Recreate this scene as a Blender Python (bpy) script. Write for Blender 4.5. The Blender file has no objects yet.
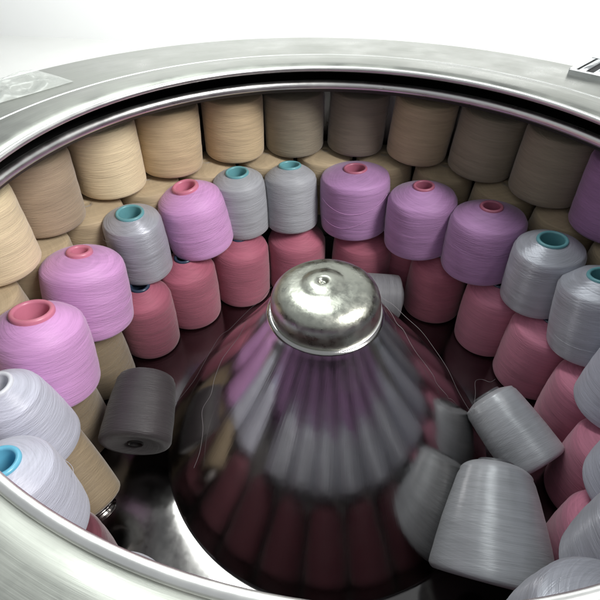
import bpy, bmesh, math, random
from mathutils import Vector, Matrix
random.seed(7)
SC = bpy.context.scene
COL = SC.collection
S = 0.5                     # metres per drum radius: every length below is in drum radii
ZF = 1.9                    # casing top above the room floor, in drum radii
PI = math.pi
rad = math.radians

# ------------------------------------------------------------------ materials
def new_mat(name):
    m = bpy.data.materials.new(name); m.use_nodes = True
    nt = m.node_tree; nt.nodes.clear()
    out = nt.nodes.new('ShaderNodeOutputMaterial')
    b = nt.nodes.new('ShaderNodeBsdfPrincipled')
    nt.links.new(b.outputs[0], out.inputs[0])
    return m, nt, b

def nd(nt, t, **kw):
    n = nt.nodes.new(t)
    for k, v in kw.items(): setattr(n, k, v)
    return n

def math_node(nt, op, a, b=None):
    n = nd(nt, 'ShaderNodeMath', operation=op)
    for i, v in enumerate((a, b)):
        if v is None: continue
        if isinstance(v, (int, float)): n.inputs[i].default_value = v
        else: nt.links.new(v, n.inputs[i])
    return n.outputs[0]

def scaled_coord(nt, scale, shear=(0, 0), rnd=True):
    """object coordinates, sheared so that z planes tilt, then scaled"""
    tc = nd(nt, 'ShaderNodeTexCoord')
    sep = nd(nt, 'ShaderNodeSeparateXYZ'); nt.links.new(tc.outputs['Object'], sep.inputs[0])
    z = sep.outputs[2]
    if shear[0]: z = math_node(nt, 'ADD', z, math_node(nt, 'MULTIPLY', sep.outputs[0], shear[0]))
    if shear[1]: z = math_node(nt, 'ADD', z, math_node(nt, 'MULTIPLY', sep.outputs[1], shear[1]))
    oi = nd(nt, 'ShaderNodeObjectInfo')
    off = math_node(nt, 'MULTIPLY', oi.outputs['Random'], 37.0)
    x = math_node(nt, 'ADD', math_node(nt, 'MULTIPLY', sep.outputs[0], scale[0]), off)
    y = math_node(nt, 'MULTIPLY', sep.outputs[1], scale[1])
    z = math_node(nt, 'MULTIPLY', z, scale[2])
    c = nd(nt, 'ShaderNodeCombineXYZ')
    nt.links.new(x, c.inputs[0]); nt.links.new(y, c.inputs[1]); nt.links.new(z, c.inputs[2])
    return c.outputs[0]

def noise(nt, vec, scale=1.0, detail=2.0, rough=0.5):
    n = nd(nt, 'ShaderNodeTexNoise')
    nt.links.new(vec, n.inputs['Vector']); n.inputs['Scale'].default_value = scale
    n.inputs['Detail'].default_value = detail; n.inputs['Roughness'].default_value = rough
    return n.outputs[0]

def yarn(name, c, rough=0.6, aniso=0.0, sheen=0.35, spec=0.35, depth=1.0, dark=0.78, top=None, metal=0.0):
    m, nt, b = new_mat(name)
    f1 = noise(nt, scaled_coord(nt, (6, 6, 600), (0.16, 0.07)), 1, 3, .6)
    f2 = noise(nt, scaled_coord(nt, (6, 6, 540), (-0.18, 0.10)), 1, 3, .6)
    f3 = noise(nt, scaled_coord(nt, (9, 9, 150), (0.02, -0.03)), 1, 2, .5)
    broad = noise(nt, scaled_coord(nt, (12, 12, 30)), 1, 3, .5)
    h = math_node(nt, 'ADD', math_node(nt, 'ADD', f1, f2), math_node(nt, 'MULTIPLY', f3, 0.9))
    # colour: thread lines and slow unevenness of the dye
    v = math_node(nt, 'ADD', math_node(nt, 'MULTIPLY', h, 0.26), math_node(nt, 'MULTIPLY', broad, 0.24))
    mr = nd(nt, 'ShaderNodeMapRange'); nt.links.new(v, mr.inputs[0])
    mr.inputs[1].default_value = .36; mr.inputs[2].default_value = .64
    mix = nd(nt, 'ShaderNodeMix', data_type='RGBA')
    nt.links.new(mr.outputs[0], mix.inputs[0])
    mix.inputs[6].default_value = (c[0]*dark, c[1]*dark, c[2]*dark, 1)
    mix.inputs[7].default_value = (min(1, c[0]*1.14), min(1, c[1]*1.14), min(1, c[2]*1.14), 1)
    oi = nd(nt, 'ShaderNodeObjectInfo')
    hv = nd(nt, 'ShaderNodeHueSaturation')
    nt.links.new(mix.outputs[2], hv.inputs['Color'])
    mv = nd(nt, 'ShaderNodeMapRange'); nt.links.new(oi.outputs['Random'], mv.inputs[0])
    mv.inputs[3].default_value = .93; mv.inputs[4].default_value = 1.06
    nt.links.new(mv.outputs[0], hv.inputs['Value'])
    nt.links.new(hv.outputs[0], b.inputs['Base Color'])
    b.inputs['Metallic'].default_value = metal
    b.inputs['Roughness'].default_value = rough
    b.inputs['Specular IOR Level'].default_value = spec
    b.inputs['Sheen Weight'].default_value = sheen
    b.inputs['Sheen Roughness'].default_value = .45
    if aniso:
        b.inputs['Anisotropic'].default_value = aniso; b.inputs['Anisotropic Rotation'].default_value = .25
        tg = nd(nt, 'ShaderNodeTangent', direction_type='RADIAL', axis='Z')
        nt.links.new(tg.outputs[0], b.inputs['Tangent'])
    bp = nd(nt, 'ShaderNodeBump'); nt.links.new(h, bp.inputs['Height'])
    bp.inputs['Strength'].default_value = .8; bp.inputs['Distance'].default_value = .0011*depth
    bp2 = nd(nt, 'ShaderNodeBump'); nt.links.new(broad, bp2.inputs['Height'])
    bp2.inputs['Strength'].default_value = .5; bp2.inputs['Distance'].default_value = .003
    nt.links.new(bp.outputs[0], bp2.inputs['Normal'])
    nt.links.new(bp2.outputs[0], b.inputs['Normal'])
    return m

def plastic(name, c, rough=.35, trans=0.0):
    m, nt, b = new_mat(name)
    n = noise(nt, scaled_coord(nt, (60, 60, 60)), 1, 3)
    mix = nd(nt, 'ShaderNodeMix', data_type='RGBA'); nt.links.new(n, mix.inputs[0])
    mix.inputs[6].default_value = (c[0]*.85, c[1]*.85, c[2]*.85, 1); mix.inputs[7].default_value = (*c, 1)
    nt.links.new(mix.outputs[2], b.inputs['Base Color'])
    b.inputs['Roughness'].default_value = rough
    b.inputs['Subsurface Weight'].default_value = trans
    b.inputs['Subsurface Radius'].default_value = (.01, .01, .01)
    return m

def steel(name, c, rough=.25, bump=.0006, nscale=(30, 30, 30), rvar=.12, cvar=.2, metal=1.0, bscale=2.0, bias=.0):
    m, nt, b = new_mat(name)
    co = scaled_coord(nt, nscale)
    n = noise(nt, co, 1, 5, .6); n2 = noise(nt, co, bscale, 3, .5)
    mix = nd(nt, 'ShaderNodeMix', data_type='RGBA'); nt.links.new(n, mix.inputs[0])
    mix.inputs[6].default_value = (c[0]*(1-cvar), c[1]*(1-cvar), c[2]*(1-cvar), 1)
    mix.inputs[7].default_value = (c[0]*(1+cvar*.6), c[1]*(1+cvar*.6), c[2]*(1+cvar*.6), 1)
    nt.links.new(mix.outputs[2], b.inputs['Base Color'])
    b.inputs['Metallic'].default_value = metal
    mr = nd(nt, 'ShaderNodeMapRange'); nt.links.new(n, mr.inputs[0])
    mr.inputs[1].default_value = .3; mr.inputs[2].default_value = .7
    mr.inputs[3].default_value = max(.02, rough-rvar); mr.inputs[4].default_value = rough+rvar
    nt.links.new(mr.outputs[0], b.inputs['Roughness'])
    if bump:
        bp = nd(nt, 'ShaderNodeBump'); nt.links.new(n2, bp.inputs['Height'])
        bp.inputs['Strength'].default_value = .6; bp.inputs['Distance'].default_value = bump
        nt.links.new(bp.outputs[0], b.inputs['Normal'])
    return m

def matte(name, c, rough=.8, var=.15, sc=8):
    m, nt, b = new_mat(name)
    n = noise(nt, scaled_coord(nt, (sc, sc, sc)), 1, 5, .6)
    mix = nd(nt, 'ShaderNodeMix', data_type='RGBA'); nt.links.new(n, mix.inputs[0])
    mix.inputs[6].default_value = (c[0]*(1-var), c[1]*(1-var), c[2]*(1-var), 1); mix.inputs[7].default_value = (*c, 1)
    nt.links.new(mix.outputs[2], b.inputs['Base Color']); b.inputs['Roughness'].default_value = rough
    return m

Y = {
 'pink':   yarn('pink_yarn',   (.61, .31, .60), .55, .5, .3, .4),
 'purple': yarn('purple_yarn', (.36, .19, .38), .58, .4, .3, .35),
 'silver': yarn('silver_yarn', (.46, .47, .53), .36, .8, .2, .5, metal=.25),
 'white':  yarn('white_yarn',  (.50, .51, .60), .42, .7, .2, .5),
 'grey':   yarn('grey_yarn',   (.36, .37, .40), .50, .6, .2, .4),
 'steelgrey': yarn('steel_grey_yarn', (.48, .49, .52), .38, .85, .2, .5, .35, metal=.2),
 'red':    yarn('rose_yarn',   (.36, .105, .155), .65, .3, .3, .3),
 'rosepink': yarn('rose_pink_yarn', (.55, .20, .29), .65, .3, .3, .3),
 'cream':  yarn('cream_yarn',  (.80, .66, .43), .65, .3, .3, .3),
 'beige':  yarn('beige_yarn',  (.58, .44, .27), .65, .3, .3, .3),
 'tan':    yarn('tan_yarn',    (.42, .32, .22), .65, .3, .3, .3),
 'dimgrey': yarn('dim_grey_yarn', (.20, .20, .215), .5, .6, .2, .4),
 'red_shaded':   yarn('shaded_rose_yarn', (.13, .035, .05), .65, .3, .3, .3),  # rose yarn darkened, the near ring's shade is in the colour
 'sand':   yarn('sand_yarn',   (.47, .37, .24), .65, .3, .3, .3),
 'khaki':  yarn('khaki_yarn',  (.25, .19, .12), .65, .3, .3, .3),
 'taupe':  yarn('taupe_yarn',  (.28, .24, .175), .65, .3, .3, .3),
 'brown':  yarn('brown_yarn',  (.21, .175, .135), .65, .3, .3, .3),
 'plum':   yarn('plum_brown_yarn', (.040, .034, .037), .50, .5, .2, .4),
}
TUB = {
 'rose': plastic('rose_plastic', (.42, .13, .20), .4, .1),
 'black': plastic('black_plastic', (.012, .012, .012), .5),
 'pink': plastic('pink_plastic', (.66, .22, .32), .35, .15),
 'teal': plastic('teal_plastic', (.15, .38, .42), .35, .15),
 'blue': plastic('blue_plastic', (.16, .50, .68), .3, .15),
 'navy': plastic('navy_plastic', (.03, .05, .09), .3),
 'white': plastic('white_plastic', (.7, .72, .78), .35, .1),
 'grey': plastic('grey_plastic', (.12, .12, .13), .35),
 'card': plastic('cardboard', (.35, .25, .15), .8),
}
M_case = steel('casing_steel', (.43, .44, .405), .38, .0012, (9, 9, 9), .14, .28, bscale=1.0)
M_lip = steel('lip_steel', (.88, .88, .86), .35, .0003, (25, 25, 25), .06, .06)
M_rim = steel('rim_steel', (.82, .82, .80), .33, .0004, (20, 20, 20), .08, .12)
M_roof = matte('shade_black', (.02, .02, .02), .6) if True else steel('stained_steel', (.10, .10, .10), .45, .0006, (12, 12, 12), .1, .3)  # black puts the shade of the rim gap into the colour
M_cone = steel('polished_cone_steel', (.48, .47, .46), .19, .0009, (9, 9, 9), .05, .16, bscale=1.6)
def streaks(m):
    nt = m.node_tree; b = next(n for n in nt.nodes if n.type == 'BSDF_PRINCIPLED')
    tc = nd(nt, 'ShaderNodeTexCoord'); sep = nd(nt, 'ShaderNodeSeparateXYZ'); nt.links.new(tc.outputs['Object'], sep.inputs[0])
    ang = math_node(nt, 'ARCTAN2', sep.outputs[0], sep.outputs[1])
    c = nd(nt, 'ShaderNodeCombineXYZ')
    nt.links.new(math_node(nt, 'MULTIPLY', ang, 55.0), c.inputs[0]); nt.links.new(math_node(nt, 'MULTIPLY', sep.outputs[2], 7.0), c.inputs[1])
    n1 = noise(nt, c.outputs[0], 1, 4, .6)
    old = b.inputs['Normal'].links[0].from_socket
    bp = nd(nt, 'ShaderNodeBump'); nt.links.new(n1, bp.inputs['Height']); nt.links.new(old, bp.inputs['Normal'])
    bp.inputs['Strength'].default_value = .4; bp.inputs['Distance'].default_value = .00028
    nt.links.new(bp.outputs[0], b.inputs['Normal'])
    # water marks and lint dull the polish in patches
    n2 = noise(nt, scaled_coord(nt, (26, 26, 14)), 1, 6, .7)
    mr = nd(nt, 'ShaderNodeMapRange'); nt.links.new(n2, mr.inputs[0])
    mr.inputs[1].default_value = .35; mr.inputs[2].default_value = .75; mr.inputs[3].default_value = .13; mr.inputs[4].default_value = .23
    nt.links.new(mr.outputs[0], b.inputs['Roughness'])
streaks(M_cone)
def ring_scratches(m):
    nt = m.node_tree; b = next(n for n in nt.nodes if n.type == 'BSDF_PRINCIPLED')
    tc = nd(nt, 'ShaderNodeTexCoord'); sep = nd(nt, 'ShaderNodeSeparateXYZ'); nt.links.new(tc.outputs['Object'], sep.inputs[0])
    x2 = math_node(nt, 'MULTIPLY', sep.outputs[0], sep.outputs[0]); y2 = math_node(nt, 'MULTIPLY', sep.outputs[1], sep.outputs[1])
    rr = math_node(nt, 'SQRT', math_node(nt, 'ADD', x2, y2))
    ang = math_node(nt, 'ARCTAN2', sep.outputs[0], math_node(nt, 'MULTIPLY', sep.outputs[1], 1.0))
    c = nd(nt, 'ShaderNodeCombineXYZ')
    nt.links.new(math_node(nt, 'MULTIPLY', rr, 420.0), c.inputs[0]); nt.links.new(math_node(nt, 'MULTIPLY', ang, 5.0), c.inputs[1]); nt.links.new(sep.outputs[2], c.inputs[2])
    n1 = noise(nt, c.outputs[0], 1, 4, .65)
    old = b.inputs['Normal'].links[0].from_socket
    bp = nd(nt, 'ShaderNodeBump'); nt.links.new(n1, bp.inputs['Height']); nt.links.new(old, bp.inputs['Normal'])
    bp.inputs['Strength'].default_value = .4; bp.inputs['Distance'].default_value = .0002
    nt.links.new(bp.outputs[0], b.inputs['Normal'])
    oldc = b.inputs['Base Color'].links[0].from_socket
    mx = nd(nt, 'ShaderNodeMix', data_type='RGBA', blend_type='MULTIPLY'); mx.inputs[0].default_value = .3
    cr = nd(nt, 'ShaderNodeMapRange'); nt.links.new(n1, cr.inputs[0]); cr.inputs[1].default_value = .3; cr.inputs[2].default_value = .65; cr.inputs[3].default_value = .55; cr.inputs[4].default_value = 1.1
    nt.links.new(oldc, mx.inputs[6]); nt.links.new(cr.outputs[0], mx.inputs[7]); nt.links.new(mx.outputs[2], b.inputs['Base Color'])
ring_scratches(M_case)
M_floor = steel('polished_floor_steel', (.17, .163, .16), .16, .0010, (10, 10, 10), .08, .2, bscale=1.2)
M_cap = steel('hammered_cap_steel', (.47, .48, .42), .33, .0005, (60, 60, 60), .10, .22, bscale=2.2)
M_wall = steel('basket_wall_steel', (.28, .27, .26), .35, .0006, (12, 12, 12), .1, .3)
M_black = matte('black_and_gap_shade', (.015, .015, .017), .7)  # plain black, also painted-in shade inside the casing gap
M_thread = matte('thread_fibre', (.75, .68, .72), .6)
M_threadd = matte('pale_thread_fibre', (.22, .20, .21), .6)
M_room_floor = matte('pale_epoxy_floor', (.78, .79, .76), .35, .12, 2)
M_room_wall = matte('white_painted_wall', (.85, .86, .85), .8, .05, 1.5)
M_grille = steel('vent_steel', (.75, .77, .78), .3, .0005, (15, 15, 15), .1, .1)
M_film, _nt, _b = new_mat('clear_film'); _b.inputs['Base Color'].default_value = (.80, .84, .80, 1); _b.inputs['Roughness'].default_value = .22; _b.inputs['Alpha'].default_value = .35

# ------------------------------------------------------------------ helpers
def link(o, parent=None):
    COL.objects.link(o)
    if parent: o.parent = parent
    return o

def mesh_obj(name, bm, mat, parent=None, smooth=True, sharp=None):
    me = bpy.data.meshes.new(name)
    bmesh.ops.recalc_face_normals(bm, faces=bm.faces)
    bm.to_mesh(me); bm.free()
    for v in me.vertices: v.co *= S
    if smooth:
        for p in me.polygons: p.use_smooth = True
        if sharp: me.set_sharp_from_angle(angle=rad(sharp))
    me.materials.append(mat)
    return link(bpy.data.objects.new(name, me), parent)

def lathe(profile, seg=96, wob=None, shear=None, closed=False):
    bm = bmesh.new(); rings = []
    for i, (r, z) in enumerate(profile):
        if r < 1e-6:
            rings.append([bm.verts.new((0, 0, z))]); continue
        ring = []
        for k in range(seg):
            a = 2*PI*k/seg
            rr = r*(1+(wob(a, z) if wob else 0))
            ring.append(bm.verts.new((rr*math.cos(a), rr*math.sin(a), z)))
        rings.append(ring)
    n = len(rings)
    for i in range(n if closed else n-1):
        A, B = rings[i], rings[(i+1) % n]
        if len(A) == 1 and len(B) == 1: continue
        for k in range(seg):
            l = (k+1) % seg
            if len(A) == 1: bm.faces.new((A[0], B[k], B[l]))
            elif len(B) == 1: bm.faces.new((A[k], A[l], B[0]))
            else: bm.faces.new((A[k], A[l], B[l], B[k]))
    return bm

def arc(cx, cz, r, a0, a1, n):
    return [(cx+r*math.cos(rad(a0+(a1-a0)*i/n)), cz+r*math.sin(rad(a0+(a1-a0)*i/n))) for i in range(n+1)]

def torus_profile(R, z, r, n=16):
    return [(R+r*math.cos(2*PI*i/n), z+r*math.sin(2*PI*i/n)) for i in range(n)]

def tube_curve(name, pts, r, mat, parent=None, cyclic=False):
    """a thin swept thread as a mesh"""
    P = [Vector(p) for p in pts]
    # Catmull-Rom refine
    Q = []
    for i in range(len(P)-1):
        p0 = P[max(i-1, 0)]; p1 = P[i]; p2 = P[i+1]; p3 = P[min(i+2, len(P)-1)]
        for k in range(8):
            t = k/8
            Q.append(.5*((2*p1)+(-p0+p2)*t+(2*p0-5*p1+4*p2-p3)*t*t+(-p0+3*p1-3*p2+p3)*t**3))
    Q.append(P[-1])
    bm = bmesh.new(); prev = None
    for i, q in enumerate(Q):
        d = (Q[min(i+1, len(Q)-1)]-Q[max(i-1, 0)]).normalized()
        u = d.cross(Vector((.13, .21, 1))).normalized(); v = d.cross(u)
        ring = [bm.verts.new(q+r*(math.cos(2*PI*k/6)*u+math.sin(2*PI*k/6)*v)) for k in range(6)]
        if prev:
            for k in range(6): bm.faces.new((prev[k], prev[(k+1) % 6], ring[(k+1) % 6], ring[k]))
        prev = ring
    return mesh_obj(name, bm, mat, parent)

def empty(name, loc=(0, 0, 0)):
    o = bpy.data.objects.new(name, None); o.empty_display_size = .05
    o.location = Vector(loc)*S
    return link(o)

def tag(o, label=None, cat=None, group=None, kind=None):
    if label: o['label'] = label
    if cat: o['category'] = cat
    if group: o['group'] = group
    if kind: o['kind'] = kind
    return o

def boxbm(bm, c, d, R=None):
    r = bmesh.ops.create_cube(bm, size=1)
    for v in r['verts']:
        p = Vector((v.co.x*d[0], v.co.y*d[1], v.co.z*d[2]))
        if R: p = R @ p
        v.co = p+Vector(c)

# ------------------------------------------------------------------ yarn cones
KIND = {  # shoulder drop, dome 0..1, top/base width, tube radius, tube colour, yarn
 'pink':   dict(sh=.062, dome=.48, tap=.95, tr=.060, tube='pink', y='pink'),
 'purple': dict(sh=.052, dome=.18, tap=.93, tr=.048, tube='rose', y='purple'),
 'silver': dict(sh=.040, dome=.15, tap=.96, tr=.058, tube='teal', y='silver'),
 'grey':   dict(sh=.045, dome=.35, tap=.93, tr=.056, tube='teal', y='grey'),
 'white':  dict(sh=.055, dome=.35, tap=.80, tr=.046, tube='blue', y='white'),
 'red':    dict(sh=.060, dome=.22, tap=.96, tr=.045, tube='navy', y='red'),
 'beige':  dict(sh=.030, dome=.6, tap=.90, tr=.040, tube='card', y='beige'),
}
def yarn_profile(rb, H, sh, dome, tap, tr, bul=.008):
    rt = rb*tap
    tr = min(tr, rt*.6)
    e = .022
    pr = [(tr*.8, .012), (rb*.55, .006), (rb-e*1.6, .0)]
    pr += [(rb-e+e*math.sin(rad(a)), e-e*math.cos(rad(a))) for a in (20, 40, 60, 80)]
    body = 18; z0 = e; z1 = H-sh
    for i in range(1, body):
        t = i/body
        bulge = bul*math.sin(PI*t)*rb/.17
        pr.append((rb+(rt-rb)*t+bulge*.6, z0+(z1-z0)*t))
    n = 14; cr = .12
    for i in range(0, n+1):
        t = i/n
        a = t*PI/2
        re, ze = tr+(rt-tr)*math.cos(a), z1+sh*math.sin(a)
        rl, zl = rt+(tr-rt)*t, z1+sh*t
        # soften the crisp edge a little
        k = max(0, 1-t/cr)**2
        rl -= .012*k*rb/.17*0.6; zl -= 0.004*k
        pr.append((rl+(re-rl)*dome, zl+(ze-zl)*dome))
    pr.append((tr*.92, H-.004))
    if tr < .02: pr += [(tr*.5, H-.003), (0, H-.003)]
    return pr

def yarn_cone(base, top, rb, kind, label, group, tube=None, ymat=None, name='yarn_cone', H=None, tap=None, **kw):
    k = dict(KIND[kind]); k.update(kw)
    B, T = Vector(base), Vector(top)
    ax = T-B
    if H is None: H = ax.length
    root = empty(name, B)
    rot = Vector((0, 0, 1)).rotation_difference(ax.normalized())
    spin = random.uniform(0, 2*PI)
    root.rotation_mode = 'QUATERNION'
    from mathutils import Quaternion
    root.rotation_quaternion = rot @ Quaternion((0, 0, 1), spin)
    tag(root, label, 'yarn cone', group)
    ph = [random.uniform(0, 6.28) for _ in range(4)]
    def wob(a, z):
        return sag*(.007*math.sin(2*a+ph[0]+z*5)+.005*math.sin(3*a+ph[1]-z*11)+.0018*math.sin(7*a+ph[2]+z*40)+.002*math.sin(a+ph[3]+z*90))
    tp = (tap if tap is not None else k['tap'])*random.uniform(.985, 1.01)
    k['sh'] *= random.uniform(.88, 1.15); sag = random.uniform(.5, 1.6)
    pr = yarn_profile(rb, H, k['sh'], k['dome'], tp, k['tr'], k.get('bul', .008))
    mesh_obj('yarn', lathe(pr, 72, wob), ymat or Y[k['y']], root)
    tr = min(k['tr'], rb*tp*.6)
    w = .015 if kind == 'pink' else .011; zt = H+(.006 if kind == 'pink' else .001)
    tpz = [(tr*.90, .004), (tr, H*.5)] + arc(tr-w/2+.002, zt, w/2+.002, 0, 180, 8) + [(tr-w, H-.03), (tr-w-.006, H*.4), (tr*.72, .006)]
    if group != 'beige cones of the middle outer ring': mesh_obj('tube', lathe(tpz, 48, closed=True), TUB[tube or k['tube']], root)
    return root

def pol(ang, r, z):
    a = rad(ang); return (r*math.sin(a), r*math.cos(a), z)

# upper ring of the inner stack: (base xy, top xy, radius, kind, tube, label)
ZT2, ZB2 = -.495, -.822
G2 = 'pink, purple and silver cones of the inner ring'
ring2 = [
 ((-.820,-.700), (-.810,-.668), .150, 'white', 'blue', 'lavender-white yarn cone with bright blue tube, nearest the casing edge at lower left'),
 ((-.957,-.438), (-.965,-.446), .136, 'white', 'white', 'lavender-white yarn cone with pale tube, between the blue-tubed white cone and the big pink cone'),
 ((-1.030,-.205), (-1.021,-.150), .163, 'pink', 'pink', 'largest bright pink yarn cone with wide pink tube, left foreground of the ring'),
 ((-1.037,.141), (-1.022,.195), .166, 'pink', 'pink', 'bright pink yarn cone with small deep tube hole, behind the largest pink cone'),
 ((-.951,.520), (-.940,.500), .134, 'silver', 'teal', 'silver yarn cone with teal tube squeezed between two pink cones on the left'),
 ((-.726,.770), (-.765,.752), .166, 'pink', 'pink', 'pink yarn cone with tilted pink tube, right of the silver cone on the left'),
 ((-.544,.950), (-.555,.936), .142, 'grey', 'teal', 'slim blue-grey yarn cone with teal tube, beside the pink cone with tilted tube'),
 ((-.287,1.015), (-.302,1.050), .143, 'grey', 'teal', 'slim darker grey yarn cone with teal tube, left neighbour of the wide purple cone'),
 ((.059,1.050), (.036,1.061), .184, 'purple', 'rose', 'widest purple yarn cone with loose crossing threads on its side, at the back centre'),
 ((.402,.930), (.372,.925), .180, 'purple', 'rose', 'mauve purple yarn cone with red-pink tube, directly right of the widest purple one'),
 ((.688,.768), (.665,.771), .184, 'purple', 'rose', 'purple yarn cone with sloping shoulder, next to the silver cones on the right'),
 ((.905,.539), (.868,.534), .148, 'silver', 'teal', 'silver yarn cone with wide teal tube opening, next to the purple cone on the right'),
 ((1.060,.265), (1.000,.315), .160, 'silver', 'teal', 'silver yarn cone at the right edge with its teal tube partly cut off'),
 ((1.075,-.035), (1.040,-.030), .160, 'white', 'teal', 'pale silver yarn cone at the far right, half out of view beside a rose cone'),
 ((1.00,-.370), (.975,-.365), .165, 'white', 'blue', 'pale silver yarn cone at the lower right corner, above the lowest rose cones'),
]
for b, t, r, k, tb, lab in ring2:
    kw = {}
    if 'largest bright' in lab: kw = dict(tr=.068)
    if 'small deep' in lab: kw = dict(tr=.045, dome=.8, sh=.07)
    if lab.startswith('widest purple'): kw = dict(sh=.04, dome=.5, tr=.058, tap=.99)
    if 'darker grey' in lab: kw = dict(tap=.97, sh=.055)
    c = yarn_cone((b[0], b[1], ZB2), (t[0], t[1], ZT2), r, k, lab, G2, tube=tb, **kw)
    if 'pink cone' in lab[-30:] or k in ('pink', 'purple', 'silver', 'white'):
        for q in range(2):
            pts = []; a0 = random.uniform(-200, 60); z0 = random.uniform(.07, .22)
            sl = random.uniform(-.06, .06); ln = random.uniform(50, 110)
            for i in range(11):
                tt = i/10; z = z0+sl*tt-.012*math.sin(PI*tt); a_ = rad(a0+ln*tt)
                taper = {'white': .80, 'pink': .95, 'purple': .93}.get(k, .96)
                rr = r*(1+(taper-1)*z/.28)+.009
                pts.append((rr*math.cos(a_), rr*math.sin(a_), z))
            tube_curve('loose_thread', pts, .0007, Y[k], c)
    if lab.startswith('widest purple'):
        # loose threads wound slackly round its front
        for (z0, sag, a0, a1) in ((.215, .055, -150, -30), (.11, .035, -150, -70)):
            pts = []
            for i in range(13):
                tt = i/12; a = rad(a0+(a1-a0)*tt)-c.rotation_quaternion.to_euler().z
                rr = .1915
                pts.append((rr*math.cos(a), rr*math.sin(a), z0-sag*math.sin(PI*tt)+.02*tt))
            tube_curve('loose_thread', pts, .0008, Y['pink'], c)

# cones of the inner upper ring behind the casing lip, mirrored in the polished cone
# (lower ones of the inner stack)
ZT3, ZB3 = -.828, -1.215
G3 = 'rose and beige cones of the lower ring'
ring3 = [
 (-100, 1.09, .150, 'beige', 'khaki', 'tan yarn cone in the lower ring, under the largest pink cone'),
 (-83, 1.10, .145, 'beige', 'khaki', 'brownish beige yarn cone in the lower ring, under the pink cone with small hole'),
 (-67, 1.035, .142, 'red', 'red', 'dark rose yarn cone at the left end of the rose cones, under the silver cone'),
 (-51, 1.03, .155, 'red', 'red', 'dark rose yarn cone with navy tube, below the pink cone with tilted tube'),
 (-33, 1.03, .161, 'red', 'red', 'dark rose yarn cone below the two slim grey cones, left of the steel cap'),
 (-14.5, 1.03, .167, 'red', 'red', 'dark rose yarn cone directly behind the left half of the steel cap'),
 (7, 1.03, .168, 'red', 'red', 'dark rose yarn cone behind the steel cap, under the widest purple cone'),
 (19.5, 1.13, .140, 'red', 'red', 'dark rose yarn cone set back behind the small grey spool'),
 (32.0, 1.02, .156, 'red', 'red', 'rose yarn cone right of the small grey spool behind the cap'),
 (51, 1.03, .152, 'red', 'rosepink', 'rose pink yarn cone under the purple cone with sloping shoulder'),
 (67, 1.06, .168, 'red', 'rosepink', 'brighter rose pink yarn cone above the fallen steel-grey cones'),
 (83, 1.10, .160, 'red', 'rosepink', 'rose pink yarn cone between the pale silver cone and the upper fallen cone'),
 (100, 1.07, .155, 'red', 'rosepink', 'rose pink yarn cone right of the larger fallen steel-grey cone'),
 (117, 1.05, .150, 'red', 'rosepink', 'lowest rose pink yarn cone, just peeping out at the bottom right'),
]
for a, R, r, k, y, lab in ring3:
    b = pol(a, R, ZB3)
    t = pol(a+random.uniform(-.6, .6), R-.012+random.uniform(-.008, .008), ZT3)
    if y in ('red', 'rosepink') : kw = {}
    else: kw = dict(tube='card')
    yarn_cone(b, t, r, k, lab, G3, ymat=Y[y], **kw)

# outer stack: upper ring under the basket rim
ZT1, ZB1 = -.165, -.500
G1 = 'beige and brown cones of the top outer ring'
ring1 = [
 (-114, 1.30, .160, 'cream', 'cream yarn cone of the top ring, farthest down the left side'),
 (-100, 1.30, .160, 'cream', 'cream yarn cone of the top ring, second up the left side'),
 (-86, 1.290, .155, 'cream', 'pale cream yarn cone at the left edge under the basket rim'),
 (-72, 1.335, .162, 'tan', 'tan brown yarn cone of the top ring between two cream cones on the left'),
 (-56.5, 1.345, .168, 'cream', 'cream yarn cone of the top ring above the silver cone on the left'),
 (-42.8, 1.325, .166, 'beige', 'beige yarn cone of the top ring above the pink cone with tilted tube'),
 (-27.6, 1.335, .166, 'beige', 'beige yarn cone of the top ring above the slim blue-grey cone'),
 (-13.2, 1.345, .163, 'taupe', 'grey-brown yarn cone of the top ring, above the slim darker grey cone'),
 (1.0, 1.345, .158, 'brown', 'darkest brown yarn cone at the top centre, above the widest purple cone'),
 (15.5, 1.330, .162, 'sand', 'greyish tan yarn cone of the top ring, just right of the darkest brown one'),
 (30, 1.350, .170, 'taupe', 'dark taupe yarn cone of the top ring above the mauve cone with red-pink tube'),
 (44.6, 1.345, .174, 'taupe', 'dark taupe yarn cone of the top ring, immediately left of the purple one'),
 (59.5, 1.345, .176, 'purple', 'purple yarn cone of the top ring at the right edge under the rim'),
 (74.5, 1.34, .165, 'beige', 'beige yarn cone of the top ring hidden at the far right'),
]
for a, R, r, y, lab in ring1[2:13]:
    jz = random.uniform(-.006, .006)
    yarn_cone(pol(a, R, ZB1+jz), pol(a+random.uniform(-.7, .7), R-.01+random.uniform(-.012, .012), ZT1+jz), r*(.94 if a < -25 else .97)*(1.04 if y == 'purple' else 1), 'beige', lab, G1, ymat=Y[y], tap=1.0, bul=.002)

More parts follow.
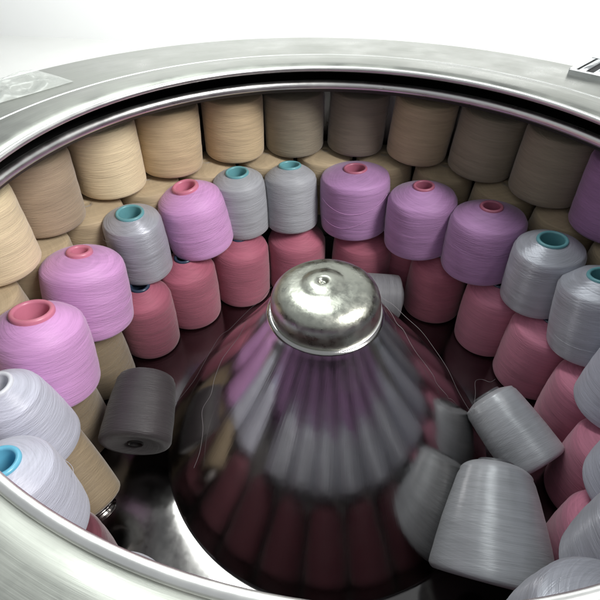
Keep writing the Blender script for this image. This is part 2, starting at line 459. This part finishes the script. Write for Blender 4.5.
# outer stack: middle ring, seen in the gaps behind the pink and silver cones
GM = 'beige cones of the middle outer ring'
mids = [
 (-108, 'beige yarn cone wedged behind the largest pink cone at the left edge'),
 (-93, 'beige yarn cone behind the two bright pink cones on the left'),
 (-78.5, 'beige yarn cone between the tan top cone and the pink cone with small hole'),
 (-64, 'beige yarn cone behind the silver cone squeezed between pink cones'),
 (-49.5, 'beige yarn cone behind the pink cone with tilted tube'),
 (-35, 'beige yarn cone behind the slim blue-grey cone with teal tube'),
 (-20.5, 'beige yarn cone behind the slim darker grey cone with teal tube'),
 (-6, 'beige yarn cone in the gap left behind the widest purple cone'),
 (8.5, 'beige yarn cone in the gap right behind the widest purple cone'),
 (23, 'beige yarn cone behind the mauve cone with red-pink tube'),
 (37.5, 'beige yarn cone between the dark taupe cones and the sloping purple cone'),
 (52, 'beige yarn cone behind the silver cone with wide teal opening'),
 (66.5, 'beige yarn cone between the purple top cone and the silver cone at the right edge'),
 (81, 'beige yarn cone behind the far right silver cones'),
]
for a, lab in mids[:-1]:
    yarn_cone(pol(a, 1.325, -.845), pol(a, 1.315, -.512), .165, 'beige', lab, GM, ymat=Y['sand'], tap=.93, sh=.022, dome=.75, tr=.018)

# the near side of the same rings, tucked under the casing and mirrored in the polished cone
NL = ' hidden under the near casing edge, mirrored in the central cone'
for a in (-156, -171, 175, 161, 144, 127):
    yarn_cone(pol(a, 1.05, ZB2), pol(a, 1.045, ZT2), .155, 'silver', 'silver yarn cone'+NL, 'silver cones under the near edge')
for a in (-116, -134, -151, -168, 175, 158, 141):
    yarn_cone(pol(a, 1.08, ZB3), pol(a, 1.07, ZT3), .15, 'red', 'shade-darkened rose yarn cone'+NL, 'shade-darkened rose cones under the near edge', ymat=Y['red_shaded'])  # darker copy of the rose yarn, dimness painted in
for a in (-128, -143, -158, -173, 172, 157, 142, 127, 112):
    yarn_cone(pol(a, 1.33, ZB1), pol(a, 1.32, ZT1), .165, 'purple', 'purple yarn cone'+NL, 'purple cones under the near edge')

# fallen cones on the basket floor
GL = 'cones fallen loose on the basket floor'
yarn_cone((.825,-.180,-1.055), (.645,.060,-.965), .122, 'silver', 'smaller fallen steel-grey yarn cone leaning on the rose cones at the right', GL, tube='grey', ymat=Y['steelgrey'], tap=.93, sh=.02)
yarn_cone((.580,-.60,-1.09), (.622,-.250,-.950), .198, 'silver', 'larger fallen steel-grey yarn cone at the bottom, nearest the viewer', GL, tube='grey', ymat=Y['steelgrey'], tap=.62, sh=.045, dome=.7)
yarn_cone((-.730,-.300,-1.030), (-.775,.00,-.965), .136, 'silver', 'dark charcoal yarn cone lying on its side, lower left of the basket', GL, tube='black', ymat=Y['plum'], tap=.86, sh=.03, tr=.034)
yarn_cone((.00,.74,-1.085), (.345,.765,-1.08), .125, 'silver', 'small grey yarn spool lying right behind the steel cap', GL, tube='grey', ymat=Y['dimgrey'], tap=.96, sh=.02, dome=.8)
c = yarn_cone((-.795,-.525,-1.06), (-.965,-.40,-.80), .104, 'beige', 'tilted brown yarn cone with dark shiny tube end, bottom left by the casing', G3, tube='navy', ymat=Y['khaki'], tap=.9)
M_chrome = steel('dark_chrome', (.30, .28, .27), .18, 0)
mesh_obj('tube_end', lathe(arc(.052, -.012, .010, 0, 180, 6)[::-1]+arc(.052, -.03, .010, 180, 360, 6), 40, closed=True), M_chrome, c)
for i in (0, 1):
    mesh_obj('ring', lathe(torus_profile(.050, -.02-.018*i, .008, 10), 40, closed=True), M_chrome, c)

# ------------------------------------------------------------------ the basket
bk = tag(empty('spinning_basket', (0, 0, -1.24)), 'polished steel spinning basket with capped central cone, holding the yarn cones', 'basket')
def bpart(name, bm, mat, parent=bk, sharp=40):
    o = mesh_obj(name, bm, mat, parent, sharp=sharp)
    return o
dz = 1.24
def up(pr): return [(r, z+dz) for r, z in pr]
RT = 1.0655
bpart('rim_tube', lathe(up(torus_profile(RT, -.090, .0185)), 256, closed=True), M_rim, sharp=None)
bpart('rim_collar', lathe(up([(RT-.010, -.104), (RT+.008, -.124), (RT+.05, -.132), (RT+.05, -.126), (RT+.02, -.108), (RT+.008, -.095)]), 256, closed=True), M_roof)
bpart('basket_roof', lathe(up([(RT+.03, -.118), (1.515, -.110), (1.53, -.13), (1.53, -.128-.02), (RT+.04, -.135)]), 192, closed=True), M_roof)
bpart('basket_wall', lathe(up([(1.51, -.14), (1.51, -1.22), (1.53, -1.22), (1.53, -.14)]), 192, closed=True), M_wall)
bpart('basket_floor', lathe(up([(.60, -1.235), (.70, -1.222), (.80, -1.218), (1.2, -1.218), (1.50, -1.218), (1.50, -1.24), (.60, -1.245)]), 192, closed=True), M_floor)
cone_pr = [(.700, -1.222), (.698, -1.212), (.690, -1.19), (.645, -1.115), (.545, -.968), (.442, -.825), (.340, -.694), (.268, -.598), (.215, -.522), (.198, -.499), (.17, -.496), (.05, -.495)]
def smooth_profile(P, n=5):
    Q = []
    for i in range(len(P)-1):
        p0 = P[max(i-1, 0)]; p1 = P[i]; p2 = P[i+1]; p3 = P[min(i+2, len(P)-1)]
        for k in range(n):
            t = k/n
            Q.append(tuple(.5*((2*p1[j])+(-p0[j]+p2[j])*t+(2*p0[j]-5*p1[j]+4*p2[j]-p3[j])*t*t+(-p0[j]+3*p1[j]-3*p2[j]+p3[j])*t**3) for j in (0, 1)))
    Q.append(P[-1]); return Q
LEAN = rad(2.9)
def lean(bm):
    # the spindle stands a touch off true: shear above the floor
    for v in bm.verts: v.co.x -= math.tan(LEAN)*(v.co.z)
    return bm
hub = bpart('central_cone', lean(lathe(up(smooth_profile(cone_pr)), 256)), M_cone, sharp=None)
cap = empty('hub_cap', (0, 0, 0)); bpy.data.objects.remove(cap)
cap_pr = smooth_profile([(.0, -.378), (.009, -.378), (.015, -.370), (.026, -.366), (.045, -.368), (.062, -.373), (.076, -.378), (.095, -.381), (.118, -.384), (.140, -.390), (.158, -.399), (.172, -.412), (.182, -.429), (.187, -.450), (.188, -.475), (.188, -.503)], 4)
def tilt(bm, ax=rad(3.5), ay=rad(-4.5)):
    c = Vector((0, 0, dz-.45)); R = Matrix.Rotation(ay, 3, 'Y') @ Matrix.Rotation(0, 3, 'X')
    for v in bm.verts: v.co = R @ (v.co-c)+c
    return lean(bm)
def dent(a, z): return .006*math.sin(2*a+.7)+.003*math.sin(5*a)
capo = bpart('hub_cap', tilt(lathe(up(cap_pr), 96, dent)), M_cap, sharp=None)
mesh_obj('cap_flange', tilt(lathe(up([(.176, -.506), (.197, -.508), (.200, -.505), (.197, -.502), (.176, -.500)]), 96, dent, closed=True)), M_lip, capo).location.x = -.006*S
bm = tilt(lathe(up([(0, -.379), (.008, -.378), (.010, -.382), (.010, -.388)]), 6))
for v in bm.verts: v.co.x += .004; v.co.y += .004
mesh_obj('cap_bolt', bm, M_roof, capo, smooth=False)

# ------------------------------------------------------------------ the casing
cs = tag(empty('drum_casing', (0, 0, -ZF)), 'pale stainless steel casing with wide flat top ring around the basket opening', 'machine casing')
dz = ZF
mesh_obj('casing_lip', lathe(up(torus_profile(1.010, -.006, .010)), 256, closed=True), M_lip, cs)
mesh_obj('top_ring', lathe(up([(1.018, -.006), (1.03, .002), (1.06, .006), (1.12, .008), (1.175, .006), (1.185, -.004), (1.185, -.03), (1.02, -.022)]), 256, closed=True), M_case, cs, sharp=50)
mesh_obj('ring_seam', lathe(up(torus_profile(1.192, -.004, .008, 10)), 256, closed=True), M_lip, cs)
mesh_obj('outer_shelf', lathe(up([(1.198, -.012), (1.42, -.012), (1.60, -.020), (1.64, -.035), (1.66, -.065), (1.66, -.09), (1.198, -.06)]), 192, closed=True), M_case, cs, sharp=50)
mesh_obj('inner_skirt', lathe(up([(1.030, -.024), (1.19, -.030), (1.57, -.09), (1.57, -1.36), (1.585, -1.36), (1.585, -.08), (1.19, -.022), (1.03, -.0235)]), 192, closed=True), M_black, cs)  # coloured black to stand in for the shade under the lip
mesh_obj('outer_shell', lathe(up([(1.645, -.088), (1.645, -ZF+.12), (1.60, -ZF+.12), (1.60, -.088)]), 192, closed=True), M_case, cs, sharp=50)
mesh_obj('base_plate', lathe(up([(0, -1.38), (1.598, -1.38), (1.70, -1.40), (1.70, -ZF+.004), (0, -ZF+.004)]), 96), M_black, cs, sharp=50)
# crumpled film on the shelf, upper left
bm = bmesh.new(); bmesh.ops.create_grid(bm, x_segments=60, y_segments=40, size=.5)
from mathutils import noise as mn
for v in bm.verts:
    x, y = v.co.x, v.co.y
    edge = 1+.06*mn.noise(Vector((x*1.5, y*1.5, 3)))
    fade = max(0, 1-(2*max(abs(x), abs(y)))**6)
    n_ = mn.ridged_multi_fractal(Vector((x*3.2+5, y*3.2, 1)), 1, 2, 4, 1, 2)
    v.co = Vector((x*.50*edge, y*.26*edge, .003+.016*fade*max(0, n_-.2)))
f_ = tag(mesh_obj('plastic_film', bm, M_film), 'crumpled clear plastic film lying on the casing at the upper left', 'plastic film')
f_.location = Vector((-1.36, .52, -.011))*S; f_.rotation_euler = (0, 0, rad(62))
# slatted vent, upper right
v_ = tag(empty('slatted_vent', (1.15, 1.10, -.014)), 'bright metal slatted vent with dark gaps at the upper right behind the rim', 'vent')
v_.rotation_euler = (0, 0, rad(-38))
bm = bmesh.new(); boxbm(bm, (0, 0, .006), (.34, .24, .008)); mesh_obj('vent_back', bm, M_black, v_, smooth=False)
for i in range(6):
    bm = bmesh.new(); boxbm(bm, (-.15+i*.06, 0, .014), (.026, .245, .012)); bmesh.ops.bevel(bm, geom=bm.edges[:], offset=.003, segments=2, affect='EDGES')
    mesh_obj('slat', bm, M_grille, v_)
bm = bmesh.new()
for y in (-.135, .135): boxbm(bm, (0, y, .011), (.38, .026, .02))
for x in (-.185, .185): boxbm(bm, (x, 0, .0105), (.026, .243, .018))
mesh_obj('vent_frame', bm, M_grille, v_, smooth=False)

# ------------------------------------------------------------------ loose threads over the steel
def cone_pt(ang, z, off=.004):
    for i in range(len(cone_pr)-1):
        (r0, z0), (r1, z1) = cone_pr[i], cone_pr[i+1]
        if z0 <= z <= z1:
            r = r0+(r1-r0)*(z-z0)/(z1-z0); break
    a = rad(ang)
    return ((r+off)*math.sin(a)-math.tan(LEAN)*(z+1.24), (r+off)*math.cos(a), z)
def kink(P):
    Q = []
    for i in range(len(P)-1):
        for t in (0, .33, .66):
            Q.append(tuple(P[i][j]+(P[i+1][j]-P[i][j])*t+random.uniform(-.007, .007) for j in range(3)))
    return Q+[P[-1]]
GT = 'stray threads over the polished cone'
for pts, lab in (
  ([cone_pt(40, -.53, .02), cone_pt(55, -.60, .03), cone_pt(75, -.75, .05), cone_pt(95, -.95, .06), (.60, .10, -.93), (.645, .05, -.84)], 'stray pale thread running from the cap down to the fallen grey cone'),
  ([cone_pt(-60, -.52, .02), cone_pt(-70, -.63, .03), cone_pt(-78, -.8, .03), cone_pt(-95, -1.05, .02), (-.74, -.12, -1.16)], 'stray thread hanging down the left side of the polished cone'),
  ([cone_pt(70, -.53, .01), cone_pt(85, -.60, .012), cone_pt(92, -.72, .012), cone_pt(96, -.84, .01), cone_pt(93, -.92, .008)], 'thin curled thread on the right side of the polished cone'),
  ([cone_pt(-130, -1.0, .02), cone_pt(-118, -.85, .03), cone_pt(-105, -.72, .03), cone_pt(-90, -.6, .02)], 'thin thread stuck on the front left of the polished cone'),
):
    tag(tube_curve('loose_thread', kink(pts), .0006, M_threadd), lab, 'thread', GT)

# ------------------------------------------------------------------ the room
def sheet(name, verts, mat):
    bm = bmesh.new(); bm.faces.new([bm.verts.new(v) for v in verts])
    return tag(mesh_obj(name, bm, mat, smooth=False), kind='structure')
sheet('floor', [(-20, -12, -ZF), (20, -12, -ZF), (20, 12, -ZF), (-20, 12, -ZF)], M_room_floor)
sheet('wall', [(-20, 9, -ZF), (20, 9, -ZF), (20, 9, 6), (-20, 9, 6)], M_room_wall)

# ------------------------------------------------------------------ light
w = bpy.data.worlds.new('World'); SC.world = w; w.use_nodes = True
bg = w.node_tree.nodes['Background']; bg.inputs[0].default_value = (.93, .97, 1.0, 1); bg.inputs[1].default_value = .42
def area(name, loc, target, size, power, col=(1, 1, 1), sy=None):
    l = bpy.data.lights.new(name, 'AREA'); l.shape = 'RECTANGLE'; l.size = size*S; l.size_y = (sy or size)*S
    l.energy = power; l.color = col
    o = bpy.data.objects.new(name, l); COL.objects.link(o)
    o.location = Vector(loc)*S
    o.rotation_euler = (Vector(target)-Vector(loc)).to_track_quat('-Z', 'Y').to_euler()
    return o
area('window_light', (3.2, -1.2, 3.4), (-.3, 0, -.4), 1.6, 88, (1, .98, .95), 2.6)
area('ceiling_light', (-1.2, 2.2, 4.2), (0, 0, -.5), .7, 30, (.95, 1, .97), 3.0)

area('wall_fill_light', (0, 5.5, 3), (0, 9, .8), 14, 150, (1, 1, 1), 1.5)  # added fill lamp, there only to brighten the back wall

# ------------------------------------------------------------------ camera
cd = bpy.data.cameras.new('camera'); cam = bpy.data.objects.new('camera', cd); COL.objects.link(cam)
fw = Vector((-0.07955298, 0.73374025, -0.67475668)); rt = Vector((0.99308023, 0.117, 0.01014349)); upv = Vector((-0.08638854, 0.66928057, 0.73797055))
Mx = Matrix((rt, upv, -fw)).transposed().to_4x4()
Mx.translation = Vector((0, -1.1570014, .5999276))*S
cam.matrix_world = Mx
cd.sensor_width = 36; cd.lens = 36*460/600; cd.clip_start = .01; cd.clip_end = 100
SC.camera = cam

# everything stands on the room floor at z = 0
for o in list(SC.objects):
    if o.parent is None: o.location.z += ZF*S
SC.view_settings.view_transform = 'Standard'; SC.view_settings.look = 'None'
SC.view_settings.exposure = 0; SC.view_settings.gamma = 1
SC.render.engine = 'CYCLES'
SC.cycles.use_denoising = True
SC.cycles.max_bounces = 10
